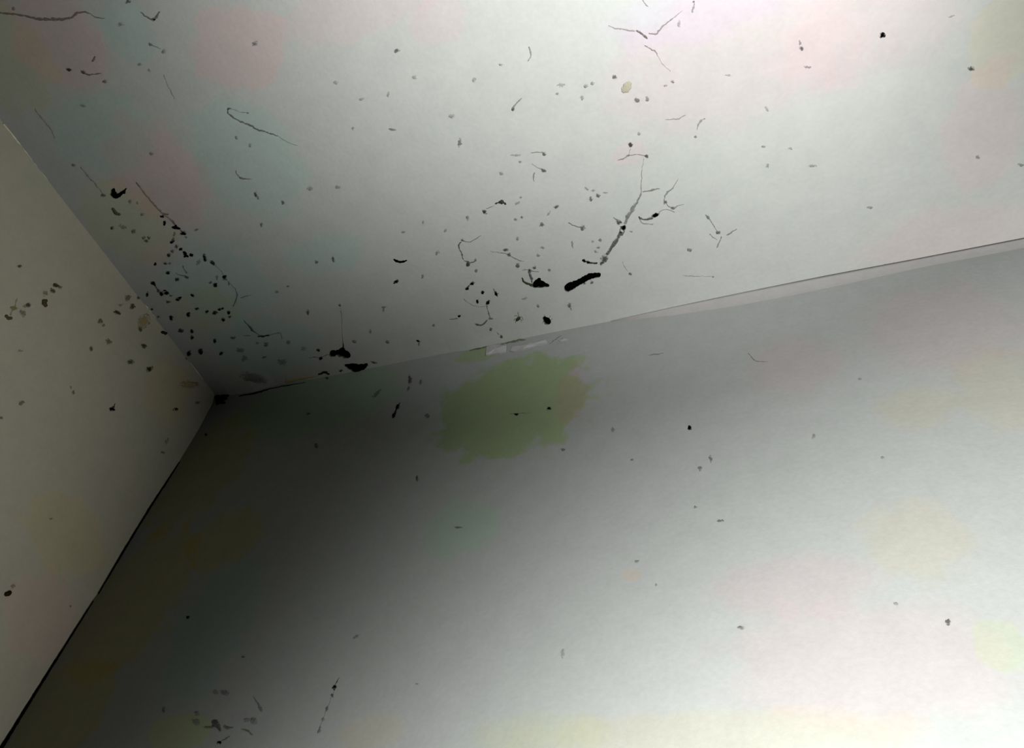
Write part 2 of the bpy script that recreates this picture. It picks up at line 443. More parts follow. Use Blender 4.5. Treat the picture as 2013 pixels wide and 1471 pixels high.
# ---- the large clumps
clump('debris_clump', 'debris', 'long bent black clump, larva-shaped, on the ceiling below the dirty web cord', 'C',
      [(1117.5, 563.5, 7.4, 7.5, 0), (1122, 561, 7.6, 7.5, -30), (1128, 558.5, 7.2, 6.4, -25), (1134, 556, 6.7, 5.9, -30), (1140, 552.5, 6.7, 5.9, -35), (1146, 549, 6.7, 5.9, -30), (1152, 545.5, 6.7, 5.9, -30), (1158, 543, 6.7, 5.7, -25), (1165, 541, 6.7, 5.2, -12), (1171, 540, 6.7, 4.9, -5), (1177, 539.6, 4.5, 4.3, 0)], 0,
      children=[])
mark(1146, 552, 'the long bent black clump')
clump('debris_clump', 'debris', 'black wedge-shaped clump with a thin curled tail, beside the long bent clump', 'C',
      [(1056, 556, 7.6, 6.8, 0), (1059, 551, 5.5, 4.8, -60), (1064, 556.5, 9, 6.4, 12), (1073, 559.5, 8, 3.4, 14), (1053, 560.5, 5.4, 4, 0)], 0,
      children=[('tail', [(1026, 546), (1029, 552), (1036, 557), (1044, 559), (1052, 561)], [1, 1.5, 2, 2.6, 2.5], .1, 'o')])
mark(1062, 556, 'the black wedge-shaped clump')
clump('debris_clump', 'debris', 'two-lobed black clump with a stalk, near the far wall joint', 'C',
      [(656, 693, 6.5, 6, 0), (664, 692, 6, 4.5, 0), (673, 690, 8, 8, 0), (681, 695, 8, 6.5, 35), (685, 699, 4.5, 4, 0), (657, 697, 4, 3, 30)], 0,
      children=[('stalk', [(674, 686), (674.5, 680), (674, 674)], [1.8, 1.3, .8], .05, 'k')])
mark(670, 693, 'the two-lobed black clump')
clump('debris_clump', 'debris', 'black boat-shaped clump hanging right on the joint of ceiling and far wall', 'C',
      [(684, 718, 6, 3, 10), (692, 720, 8, 5, 0), (702, 722, 11, 6, 0), (712, 720, 9, 6, -5), (719, 717, 5, 3.5, -10), (702, 727, 10, 4, 0), (694, 716, 10, 2, 0)], 0)
mark(702, 722, 'the boat-shaped clump')
clump('debris_clump', 'debris', 'crooked black clump like a small bird, high in the cluster by the left wall', 'C',
      [(224, 375, 3.5, 5.5, 0), (225, 381, 5, 5, 0), (229, 385, 6.5, 4.5, 0), (235, 383, 6, 4, -25), (240, 379, 5, 3.4, -35), (244, 376, 4, 2.8, -40), (247, 372, 3, 1.6, -40), (245.5, 379.5, 2, 1.8, 0)], 0, voxel=.0004, rag=.0005)
mark(234, 379, 'the bird-like clump')
clump('debris_clump', 'debris', 'small black spindle-shaped clump on the slanting web line beside the left cluster', 'C',
      [(345, 447, 6, 3, 0), (350, 448.5, 6, 2.2, 8), (346, 444, 2.4, 2.4, 0), (340.5, 446.5, 2.4, 2, 0)], 0, voxel=.0004, rag=.0004)
mark(346, 447, 'the black spindle clump')
clump('debris_clump', 'debris', 'small black wedge standing upright in the middle of the speckled cluster', 'C',
      [(362.5, 495.5, 2.6, 2.2, 30), (365, 499, 3, 3, 45), (368, 503, 4, 2, 35), (364, 504, 2.5, 2, -20)], 0, voxel=.0004, rag=.0004)
mark(365, 500, 'the small upright black wedge')
clump('debris_clump', 'debris', 'dark brown crescent clump just below the bird-like black clump', 'C',
      [(223, 411, 3.4, 2.4, 50), (226, 415, 4, 2.8, 50), (229, 419, 4, 3.2, 30), (234, 421, 4, 2.6, 5)], .2, 'o', voxel=.0004, rag=.0004)
mark(228, 417, 'the brown crescent clump')
clump('grime_clump', 'grime', 'ragged black grime packed into the corner where both walls meet the ceiling', 'R',
      [(428, 783, 5, 7, 10), (434, 787, 6, 7, 0), (441, 782, 7, 6, 0), (447, 777, 5, 4, 0), (428, 792, 4, 5, 20), (438, 792, 6, 3, 0)], 0, h=.5, rag=.0012)
mark(436, 784, 'the corner grime')
clump('plaster_scar', 'damage', 'rusty brown sliver of bare filler in the ceiling joint near the corner', 'C',
      [(568, 748, 8, 4.2, -8), (580, 746, 10, 4, -10), (594, 743.5, 10, 3.6, -10), (606, 741.5, 8, 2.6, -10), (618, 740, 8, 1.8, -10)], .85, 'b', h=.25, voxel=.0004, rag=.0004)
mark(588, 747, 'the rusty sliver')
clump('grime_clump', 'grime', 'thin black grime line on the joint between rusty sliver and boat-shaped clump', 'C',
      [(630, 735, 6, 2, -10), (638, 732, 7, 2.6, 0), (645, 735, 4, 2, 15)], .05, h=.4, voxel=.0004, rag=.0004)
clump('dead_larva', 'insect', 'thin curled black larva alone on the ceiling right of the two-lobed clump', 'C',
      [(776, 510.5, 2.6, 1.8, 30), (780, 512.8, 4, 2.2, 18), (787, 514.4, 5, 2.2, 4), (793, 514, 4, 2.1, -6), (798, 512.4, 3.4, 1.3, -20)], .02, voxel=.0004, rag=.0003)
mark(788, 513, 'the curled larva')
clump('debris_clump', 'debris', 'black three-armed fleck at the top of the specks left of the web cord', 'C',
      [(987, 396, 4.5, 4, 30), (983, 397, 4, 2.4, -10), (976, 399.5, 4, 1.6, -20), (993, 400, 3.4, 1.8, 45)], .1, voxel=.0004, rag=.0004)
mark(986, 397, 'the three-armed fleck')
clump('debris_clump', 'debris', 'pale yellowish oval blister on the bright part of the ceiling', 'C',
      [(1232, 172, 9, 10.5, 25), (1236, 165, 6, 6, 0), (1227, 178, 6, 5, 0), (1238, 170, 4, 6, 10), (1225, 174, 4, 5, 10)], .7, 'y', h=.15, voxel=.0004, rag=.0006)
mark(1232, 172, 'the pale yellowish blister')
clump('dead_insect', 'insect', 'brown-black lump low on the left wall near the photo\'s edge', 'L',
      [(14, 1168, 6.5, 5, -20), (18, 1165, 4, 4, 0), (11, 1170, 3.5, 3.5, 0)], .03, 'b', voxel=.0004, rag=.0004)
mark(15, 1168, 'the lump low on the left wall')
clump('mould_spot', 'mould', 'largest dark brown mould spot in the slanting row on the left wall', 'L',
      [(87, 592, 6, 3.6, 0), (86, 597, 5, 4, 0), (89, 601, 3.6, 3.4, 20)], .15, 'b', voxel=.0004, rag=.0006)
mark(87, 597, 'the largest brown mould spot')
clump('mould_spot', 'mould', 'dark hooked mould spot at the lower end of the slanting row, left wall', 'L',
      [(12, 622, 3.6, 3, 20), (16, 626, 5, 3.4, 25), (20, 626, 4, 3, 0)], .22, 'o', voxel=.0004, rag=.0005)
mark(16, 625, 'the hooked mould spot')
clump('mould_spot', 'mould', 'black oval mould spot sitting right beside the left wall\'s upper seam', 'L',
      [(320, 654, 4.6, 3, 20), (325, 656, 3, 3, 0)], .03, 'b', voxel=.0004, rag=.0003)
mark(322, 655, 'the black oval spot at the seam')

def bug(name, label, s, x, y, rx, ry, a, level, hue, legs, leg_level):
    root = bpy.data.objects.new(name, None); COL.objects.link(root); root.empty_display_size = .01
    p, _ = hit_on(s, x, y); root.location = p; tag(root, label, 'insect' if name != 'spider' else 'spider')
    inv = Matrix.Translation(-p)
    ca, sa = math.cos(math.radians(a)), math.sin(math.radians(a))
    bm = bmesh.new(); ellipsoid(bm, s, x, y, rx, ry, a, ns(), h=.9, rough=.08, sub=3)
    o = link_mesh('body', bm, dirt(s, level, hue)); o.parent = root; o.matrix_parent_inverse = inv
    bm = bmesh.new(); ellipsoid(bm, s, x - ca * rx * .85, y - sa * rx * .85, rx * .35, ry * .6, a, ns(), h=.9, rough=.05)
    o = link_mesh('head', bm, dirt(s, level, hue)); o.parent = root; o.matrix_parent_inverse = inv
    for px in legs:
        o = link_mesh('leg', strand_mesh(s, px, [.6, .6] + [.35] * (len(px) - 2), wob=.1, seed=ns()), dirt(s, leg_level, hue)); o.parent = root; o.matrix_parent_inverse = inv
bug('dead_beetle', 'oval black beetle alone on the ceiling just above the far wall joint', 'C', 1076, 629, 8.2, 5.2, 40, 0, 'k',
    [[(1070, 631), (1067.5, 633), (1067, 636)], [(1074, 634), (1071.5, 636), (1071, 638)], [(1073, 623), (1070.5, 620.5), (1070, 618)], [(1079, 625), (1081.5, 622.5), (1082, 620)], [(1082, 629), (1085, 628), (1086, 626)], [(1070, 626), (1067, 625.5), (1066, 624)]], .45)
mark(1076, 629, 'the black beetle')
bug('spider', 'tiny greenish spider with spread legs on the ceiling left of the black beetle', 'C', 1019, 626, 5.2, 3, -40, .12, 'o',
    [[(1019, 623), (1014, 620), (1011, 622)], [(1020, 622), (1018, 616), (1019, 613)], [(1022, 624), (1026, 623), (1028, 630)], [(1021, 626), (1025, 629), (1024, 633)],
     [(1016, 627), (1012, 627), (1010, 631)], [(1017, 629), (1014, 632), (1013, 635)]], .3)
mark(1019, 626, 'the tiny spider')

# ---- peeling flakes at the far wall joint
def flake(label, poly, mat, lift=.0015):
    bm = bmesh.new()
    pts = [hit_on('R', x, y)[0] for x, y in poly]
    f = [bm.verts.new(p + Vector((0, -lift - .0012 * (i % 2), 0))) for i, p in enumerate(pts)]
    g = [bm.verts.new(p + Vector((0, .0005, 0))) for p in pts]
    c = bm.verts.new(sum((v.co for v in f), Vector()) / len(f) + Vector((0, -.0015, 0)))
    n = len(f)
    for i in range(n):
        j = (i + 1) % n
        bm.faces.new((f[i], f[j], c)); bm.faces.new((f[i], g[i], g[j], f[j]))
    bm.faces.new(g)
    bmesh.ops.recalc_face_normals(bm, faces=bm.faces)
    o = link_mesh('paint_flake', bm, mat, smooth=False); recentre(o); tag(o, label, 'paint flake')
M_FLK = paint('flake_paint', (ALB * .98, ALB * 1.0, ALB * .97), [], (0, 2))
M_FLK2 = paint('flake_paint_dull', (ALB * .88, ALB * .89, ALB * .86), [], (0, 2))
flake('pale squarish paint flake at the joint above the green patch', [(957, 684), (968, 681), (983, 680), (997, 682), (996, 694), (983, 697), (966, 698), (956, 700)], M_FLK)
flake('long ragged paint flake trailing right from the squarish flake along the joint', [(1004, 692), (1008, 684), (1022, 681), (1040, 677), (1056, 674), (1074, 671), (1077, 676), (1062, 680), (1045, 684), (1028, 689), (1012, 693)], M_FLK2)
flake('small faint paint flake left on far wall below the joint, past the long flake', [(1098, 670), (1108, 667), (1117, 667), (1112, 672), (1102, 673)], M_FLK2, .0008)
mark(977, 690, 'the squarish paint flake')
for px, rad, lv, lab in (([(924, 690), (940, 686), (956, 682)], [1.5, 3, 2], .5, 'short green mould streak left of the squarish paint flake'),
                         ([(984, 678), (1003, 673), (1020, 670), (1034, 668)], [1, 2.8, 3.4, 1.5], .55, 'longer green mould streak over the ragged paint flake')):
    o = link_mesh('mould_streak', strand_mesh('R', px, rad, seed=ns(), flat=.2), dirt('R', lv, 'o', True)); recentre(o); tag(o, lab, 'mould')

# ---- cobweb threads
def T(px, r, lv, hu='k'):
    if not isinstance(r, (list, tuple)): r = [r] * len(px)
    if len(r) != len(px): r = list(np.interp(np.linspace(0, 1, len(px)), np.linspace(0, 1, len(r)), r))
    return (px, r, lv, hu)
web('thick dark dirty web cord with a black knot, reaching up the ceiling', 'C',
    [T([(1228, 440), (1234, 425), (1246, 407), (1256, 390), (1260, 380)], [2.8, 3.6, 3.2, 2.6, 1.8], .55, 'g'), T([(1260, 380), (1261, 360), (1262, 335), (1266, 312)], [1.2, .8, .7, .5], .72),
     T([(1222, 455), (1213, 469), (1204, 483), (1193, 500)], [3.4, 3.6, 3.6, 3.2], .34, 'g'), T([(1226, 449), (1227, 455), (1222, 461)], [2, 1.6, 2.4], .4, 'g'), T([(1222, 446), (1219, 452), (1218, 459)], [1.6, 1.4, 2.2], .5, 'g')],
    [(1226.5, 447, 5, 4, -40, 0, 'k'), (1234, 425, 3, 3.4, 0, .3, 'g'), (1188, 509, 6, 8, 30, .3, 'g'), (1183, 517, 3, 5, 30, .32, 'g')], name='cobweb_strand')
mark(1205, 480, 'the dark web cord')
web('short grey web tuft touching the upper left side of the dark cord', 'C', [T([(1204, 428), (1211, 431), (1217, 436), (1222, 438)], [1, 1.2, 2, 1.4], .5)], [(1217, 437, 5, 3.6, 10, .32, 'g')])
web('black-bodied web thread with forked grey branches right of the dark cord', 'C',
    [T([(1256, 426), (1262, 431), (1272, 431), (1282, 427)], [1.8, 2, 2.2, 3], .35, 'g'), T([(1295, 420), (1301, 413), (1312, 412), (1326, 417)], [1.4, 1.4, 1.1, .8], .65),
     T([(1306, 402), (1306, 388), (1313, 377), (1322, 369), (1334, 350)], [1, 1, 1.8, 1, .6], .6), T([(1308, 398), (1314, 405), (1323, 409), (1332, 405), (1345, 402)], [1, 1, 1.6, 1, .8], .58),
     T([(1256, 428), (1261, 437), (1272, 440), (1284, 441)], [1.2, 1, 1.2, 1], .68)],
    [(1288, 423, 7, 3.6, -30, .03, 'k'), (1308, 397, 3, 3.4, 60, .38, 'g'), (1322, 409, 4, 2.6, 10, .42, 'g')])
mark(1288, 423, 'the forked black-bodied thread')
web('grey web dash above the forked thread, pointing right', 'C', [T([(1264, 377), (1277, 375), (1288, 371), (1297, 371)], [.8, 1.8, 1.8, .8], .55)])
web('y-shaped faint web right of the forked thread', 'C',
    [T([(1388, 422), (1394, 430), (1400, 439), (1406, 450), (1413, 457)], [1.2, 1.6, .9, .8, 1], .6), T([(1428, 463), (1438, 457), (1448, 450)], [1, 1.4, .8], .55), T([(1418, 466), (1414, 476), (1409, 487)], [.8, 1.2, 1.2], .66), T([(1395, 460), (1402, 466), (1410, 472)], [1, .9, .7], .7)],
    [(1391, 427, 2.6, 4, -40, .45, 'g'), (1412, 457, 4.5, 3, 10, .42, 'g')])
web('long wavy dark web line in the top left corner of the photo', 'C',
    [T([(-8, 25), (25, 27), (58, 33), (78, 38), (100, 38), (125, 37), (143, 33), (150, 26), (163, 24), (178, 26), (186, 34), (206, 36)], [1.2, 1.3, 1.6, 2.4, 2.6, 1.8, 1.8, 1.8, 1.4, 1.2, 1, .6], .5, 'r')])
mark(100, 36, 'the wavy web line')
web('small hook-shaped web with a black bottom near the top left', 'C', [T([(277, 24), (288, 33), (300, 38), (309, 32), (314, 23)], [.8, 1.4, 2, 1.6, 1], .45, 'g')], [(302, 38, 4, 2, 0, .08, 'k')])
mark(300, 34, 'the hook-shaped web')
web('long kinked grey web line with a bent upper end, middle left of ceiling', 'C',
    [T([(449, 214), (448, 222), (460, 231), (478, 241), (492, 245), (505, 254), (520, 258), (546, 267)], [1.6, 1.6, 1.8, 1.6, 1.6, 2, 1.6, .8], .45, 'g'), T([(546, 267), (562, 278), (585, 286)], [.8, .9, .6], .72), T([(455, 214), (470, 219), (487, 222)], [.8, .7, .7], .68)],
    [(451, 213, 3.4, 2.4, 0, .4, 'g'), (488, 222, 2.4, 1.8, 0, .5, 'g')])
mark(480, 240, 'the long kinked web line')
web('short bent web thread with a dark middle below the long kinked line', 'C', [T([(463, 336), (468, 345), (477, 350), (494, 352)], [.6, 1, 1.6, .7], .6)], [(475, 350, 5, 2, 18, .35, 'g')])
web('fine web line bounding the speckled cluster on its upper right side', 'C',
    [T([(268, 358), (282, 376), (300, 398), (312, 411), (325, 424), (338, 434), (346, 443)], [1.6, 2, 2.2, 2.2, 1.8, 1.8, 1.4], .62, 'r'), T([(352, 449), (358, 455), (366, 461)], [1.4, 1.6, 1], .4)], [(341, 437, 5, 2, 60, .35, 'b')])
mark(300, 398, 'the fine slanting web line')
web('dotted web line descending from the speckled cluster, bent downwards', 'C',
    [T([(420, 520), (433, 531), (441, 543), (450, 556), (463, 567)], [1, .8, .8, .8, .9], .66), T([(463, 567), (466, 578), (464, 592), (458, 602)], [1, 1.4, 1.4, .8], .5)], [])
web('faint short web dash beside the bent dotted line', 'C', [T([(474, 586), (484, 582), (494, 580)], [1, 1.2, .8], .62)])
web('angular dark web line between speckled cluster and two-lobed clump', 'C',
    [T([(480, 630), (490, 641), (497, 649), (506, 656), (514, 661)], [.6, 1.6, 2.2, 1, 1], .35), T([(508, 661), (520, 661), (529, 659)], [1.6, 2, 1.6], .2), T([(529, 659), (540, 656), (553, 656), (554, 666)], [1, 1.1, 1, .8], .55), T([(480, 660), (493, 661)], [1, 1], .6)])
mark(515, 660, 'the angular web line')
web('faint grey vertical thread above the two-lobed black clump', 'C', [T([(669, 605), (672, 625), (672, 650), (674, 673)], [.8, .6, .7, .9], .72)], [(668, 600, 2.2, 3, 0, .4, 'g')])
web('thin level thread with a black bead left of the two-lobed clump', 'C', [T([(606, 703), (618, 702), (632, 702), (646, 697)], [.6, .9, 1, .7], .45)], [(631, 704, 3.2, 2.8, 0, .08, 'k')])
web('grey web bow hanging under a small speck left of the wedge-shaped clump', 'C',
    [T([(908, 473), (920, 476), (930, 473), (946, 463)], [1, .9, 1, .7], .6), T([(906, 475), (902, 483), (907, 495), (911, 510)], [1.2, 1.8, 1.8, 1.2], .42), T([(912, 512), (920, 517), (934, 514)], [1, 1.6, 1], .45)],
    [(909, 472, 3.2, 2.6, 0, .35, 'g'), (920, 519, 3.2, 5.2, 0, .25, 'g'), (935, 511, 2.4, 2.4, 0, .55, 'g')])
mark(906, 490, 'the grey web bow')
web('beaded grey thread running down right towards the wedge-shaped clump', 'C',
    [T([(964, 494), (982, 497), (998, 500), (1012, 508), (1030, 514)], [.6, .9, 1, 1.1, .7], .6), T([(1020, 519), (1018, 526)], [1.4, 1.2], .45)],
    [(994, 491, 4.6, 3, 10, .36, 'g'), (1000.5, 500, 3.4, 3.2, 0, .33, 'g'), (1018, 522, 3.6, 4, 20, .4, 'g')])
mark(1000, 500, 'the beaded grey thread')
web('cross-shaped grey web tuft directly above the wedge-shaped clump', 'C',
    [T([(1028, 531), (1040, 531), (1048, 534), (1059, 534)], [.7, 1.2, 1.2, .8], .5), T([(1041, 530), (1042, 540), (1045, 548), (1046, 556)], [1.6, 3, 2, 1], .36)], [(1051, 526, 3, 2.6, 0, .42, 'g')])
web('brown-black short thread against the lower tip of the dark cord', 'C', [T([(1146, 511), (1152, 514), (1160, 516), (1174, 517)], [1.8, 2.2, 2, 1.4], .22, 'r')], [(1148, 512, 3.4, 2.4, 40, .05, 'k'), (1156, 515, 3.4, 2.4, 20, .05, 'k')])
web('grey thread with a round knob at its right end, left of the dark cord', 'C', [T([(1118, 438), (1126, 442), (1134, 446), (1144, 447)], [1.2, 1, 1, 1.2], .5)], [(1145, 448, 4.4, 4.6, 0, .42, 'g')])
web('sagging thread knotted near a faint speck beside the greenish wall patch joint', 'C',
    [T([(957, 600), (960, 612), (964, 624)], [.8, 1.4, 1.2], .55), T([(934, 636), (944, 639), (952, 636), (958, 629)], [1.2, 2, 1.6, 1], .4)], [(964, 626, 3.6, 2.4, 0, .5, 'g'), (939, 638, 3.4, 2.4, 0, .35, 'g')])
web('faint arc of thread between paired black specks and sagging thread', 'C', [T([(912, 588), (925, 598), (942, 603), (956, 601)], [.5, .7, .8, .6], .7)])
web('short slack thread left of a tiny black speck above the joint', 'C', [T([(884, 627), (892, 627), (900, 626)], [.6, .8, 1.2], .45)], [(903, 621, 2.4, 2.4, 0, .1, 'k')])
web('grey tick-shaped thread between three-armed fleck and its dark neighbour', 'C', [T([(956, 411), (964, 407), (972, 404)], [1, .8, .7], .62)])
web('bent brown web line crossing the brightest top part of the ceiling', 'C',
    [T([(1196, 50), (1208, 55), (1226, 58), (1248, 61)], [.6, 1.2, 1.2, 1], .68, 'r'), T([(1250, 61), (1258, 63), (1265, 69), (1273, 76)], [1.4, 1.8, 2, 1.2], .4, 'r')])
mark(1250, 62, 'the bent brown web line')
web('straight slanting web line rising right of the bent brown one', 'C', [T([(1276, 65), (1289, 67), (1297, 58), (1309, 46), (1323, 36)], [1, 1.5, 1.4, 1.5, 1], .6, 'r'), T([(1323, 36), (1332, 29), (1342, 20)], [.8, .7, .5], .82)])
web('curved faint web line below the bent brown one', 'C', [T([(1268, 90), (1278, 96), (1287, 100), (1292, 106)], [.9, 1.2, 1.5, 1], .6, 'r'), T([(1292, 106), (1299, 121), (1308, 132), (1318, 140)], [.7, .6, .7, .6], .8, 'r')])
web('short web tick touching the top edge of the photo', 'C', [T([(1262, -3), (1267, 5), (1274, 13)], [.9, 1.2, .8], .68)])
web('broken upright grey dash near the top edge right of centre', 'C', [T([(1364, 2), (1364, 11), (1362, 17), (1361, 24)], [2, 1.4, 1.8, 2], .7)])
web('level grey dash on bright ceiling below the yellowish blister', 'C', [T([(1308, 236), (1322, 235), (1334, 233), (1348, 226)], [.7, 1.2, 1, .8], .72)])
web('bent web tick with a lower bead right of the level grey dash', 'C', [T([(1386, 233), (1377, 237), (1373, 245), (1370, 256)], [.8, 1.8, 1.2, .6], .68)], [(1367, 268, 2.6, 3.2, 0, .6, 'g')])
web('reddish beaded thread between the blister and the dark cord\'s thin end', 'C', [T([(1214, 315), (1225, 312), (1234, 307), (1248, 304), (1268, 306)], [.8, 1.2, 1.4, .9, .9], .62, 'r'), T([(1240, 292), (1236, 304)], [.5, .6], .8)],
    [(1271, 307, 3.4, 3, 0, .3, 'r'), (1235, 306, 3, 1.8, -20, .45, 'r')])
mark(1245, 306, 'the reddish beaded thread')
web('thread with a dark bead upper left, next above the smaller triangular bead', 'C', [T([(1043, 300), (1055, 299), (1066, 299)], [.7, .9, .8], .66)], [(1069, 302, 3.6, 3.2, 45, .4, 'g')])
mark(1069, 302, 'the upper web bead')
web('thread with a triangular dark bead and a dangling end', 'C', [T([(1046, 322), (1056, 329), (1066, 333)], [.5, .7, 1], .72), T([(1051, 339), (1049, 347), (1050, 357)], [.8, 1.3, .6], .62)], [(1068, 335, 4.6, 3, 15, .36, 'g')])
mark(1068, 335, 'the triangular web bead')
web('curved faint fibre on the open ceiling near the top middle', 'C', [T([(1039, 92), (1044, 103), (1043, 112), (1038, 120)], [.8, 1.6, 1.3, .8], .66)])
mark(1042, 106, 'the curved faint fibre')
web('small comet-shaped speck with a tail up right, middle of the ceiling', 'C', [T([(1007, 218), (1011, 209), (1018, 200), (1026, 193)], [1.6, 1.8, 1.2, .5], .6)], [(1009, 214, 3, 4, 25, .32, 'g')])
mark(1010, 212, 'the comet-shaped speck')
web('faint thread ending in a bead below the dark cord', 'C', [T([(1224, 515), (1228, 524), (1234, 533)], [.5, .6, .7], .76)], [(1239, 538, 3, 2.6, 0, .42, 'g')])
web('very faint level thread over the far wall joint right of centre', 'C', [T([(1342, 541), (1360, 543), (1380, 543), (1398, 543)], [.5, .9, .7, .6], .74)], [(1402, 544, 2.6, 1.8, 0, .6, 'g')])
web('short thread with specks strung from dark bead, top left below the hook', 'C', [T([(295, 87), (305, 91), (316, 96)], [1, .7, 1], .66)], [(296, 87, 3.4, 2.8, 0, .48, 'g'), (322, 101, 3.4, 5, 0, .66, 'g')])
web('frayed dark thread below the wavy web line, upper left ceiling', 'C', [T([(159, 138), (164, 143), (176, 147), (199, 144)], [1, 2, 1.4, .8], .45)], [(165, 142, 4.6, 3, 10, .35, 'g')])
mark(165, 142, 'the frayed dark thread')
web('tiny upright tick above the frayed dark thread', 'C', [T([(187, 111), (185, 116), (181, 121)], [1, 1.4, .8], .5)])
web('very faint long thread in the upper left, curving down', 'C', [T([(322, 148), (328, 163), (336, 180), (343, 195)], [.5, .7, 1.1, .5], .74)])
web('faint dark scratch-like thread beside the left wall edge, uppermost', 'C', [T([(68, 214), (82, 232), (97, 250), (108, 272)], [.8, 1.4, 1.4, .6], .76)])
web('faint thread beside the left wall edge left of the bird-like clump', 'C', [T([(158, 328), (172, 345), (188, 362), (205, 384)], [.8, 1.6, 1.2, .7], .72)])
web('olive thread inside the speckled cluster with two dull beads', 'C', [T([(346, 537), (354, 541), (364, 543), (370, 546)], [.8, 1.1, 1.1, 1.4], .5, 'o'), T([(359, 522), (363, 531), (367, 537)], [.8, 1.6, 1.2], .55, 'r')], [(368, 545, 4, 2.4, 15, .42, 'k')])
web('dark thread linking two clotted spots low in the speckled cluster', 'C', [T([(304, 560), (309, 566), (314, 573), (318, 578)], [1.6, 1.2, 2, 2], .35, 'r')],
    [(302, 557, 4.6, 3, 35, .05, 'k'), (318.5, 577.5, 3.8, 3.8, 0, 0, 'k'), (328, 575.5, 4.6, 3, -10, 0, 'k'), (324, 571, 2.6, 1.6, 0, .08, 'k')])
mark(320, 576, 'the clotted linked spots')
# on the far wall
web('black streak hanging on the dark far wall below the ceiling joint', 'R', [T([(786, 792), (782, 799), (778, 809), (773, 822)], [.8, 2.4, 2, 2.6], .2)], [(782, 800, 3.2, 4.6, 30, .05, 'k'), (774, 817, 2.8, 4, 20, .12, 'k')])
mark(778, 808, 'the black streak')
web('dark seed-like speck trailing smaller crumbs down a slanting thread, far wall', 'R',
    [T([(667, 1332), (663, 1341), (658, 1352)], [.5, 1.2, 2], .3), T([(656, 1360), (650, 1376), (642, 1396), (634, 1416), (626, 1440)], [.6, .5, .8, .8, 1], .72)],
    [(658, 1352, 3.2, 5.4, 15, .05, 'k'), (653, 1368, 2.6, 3.2, 0, .4, 'g'), (643, 1394, 2.6, 5, 20, .5, 'g'), (635, 1415, 3, 3, 0, .65, 'g'), (628, 1436, 2.6, 7, 20, .62, 'g')], name='debris_thread')
mark(658, 1352, 'the seed-like speck')
web('ragged grey-black smudge of web at the bottom of the far wall', 'R',
    [T([(400, 1430), (410, 1431), (420, 1430)], [1, 2, 2], .55), T([(418, 1418), (424, 1422), (431, 1430), (433, 1438)], [2, 5, 4.4, 2], .42), T([(440, 1428), (448, 1432), (458, 1431)], [1.6, 2, 1.2], .5), T([(436, 1456), (444, 1453), (452, 1448)], [1, 2, 1], .5)],
    [(387, 1420, 8, 5, 15, .74, 'g'), (424, 1420, 5, 4, 0, .4, 'k'), (431, 1460.5, 4.2, 2.6, 10, .03, 'b')], name='cobweb_tuft')
mark(425, 1428, 'the ragged smudge')
web('curved olive thread just right of the ragged smudge on the far wall', 'R', [T([(474, 1435), (483, 1435), (491, 1440), (497, 1446)], [.8, 1.3, 1.6, 1], .6, 'o')])
web('faint thread arching above the olive thread, bottom of far wall', 'R', [T([(497, 1370), (504, 1379), (512, 1392), (514, 1400)], [.8, 1, 2, 1.4], .66)])
web('thin level thread with a dark bead inside the green wall patch', 'R', [T([(1002, 813), (1010, 814), (1022, 813), (1042, 812)], [.6, 1, .8, .5], .6)], [(1016, 815, 4, 2.2, 5, .15, 'k')])
mark(1016, 815, 'the level thread in the green patch')
web('faint forked thread on the far wall right of the green patch', 'R', [T([(1470, 694), (1478, 703), (1487, 711), (1510, 711)], [.7, .9, 1.2, .5], .7)])
mark(1485, 708, 'the faint forked wall thread')
web('faint level smear under the joint, on the far wall above right of the green patch', 'R', [T([(1276, 699), (1290, 697), (1304, 695)], [.6, 1.6, .8], .66)])
web('thin dark diagonal scratch above the small faint paint flake', 'R', [T([(1080, 676), (1088, 670), (1096, 665), (1104, 660)], [.6, 1, 1, .5], .6)])
# on the left wall
web('comma-shaped black fleck with an upward tail on the left wall', 'L', [T([(216, 807), (221, 802), (224, 797), (227, 793)], [1.6, 2, 1.2, .6], .25)], [(220, 805, 5.4, 2.8, 10, .08, 'k')])
mark(220, 805, 'the comma-shaped fleck')
web('faint brown drip-like thread above the hooked mould spot', 'L', [T([(33, 586), (30, 598), (25, 610), (20, 620)], [.8, 1, 1, 1.2], .72, 'o')])

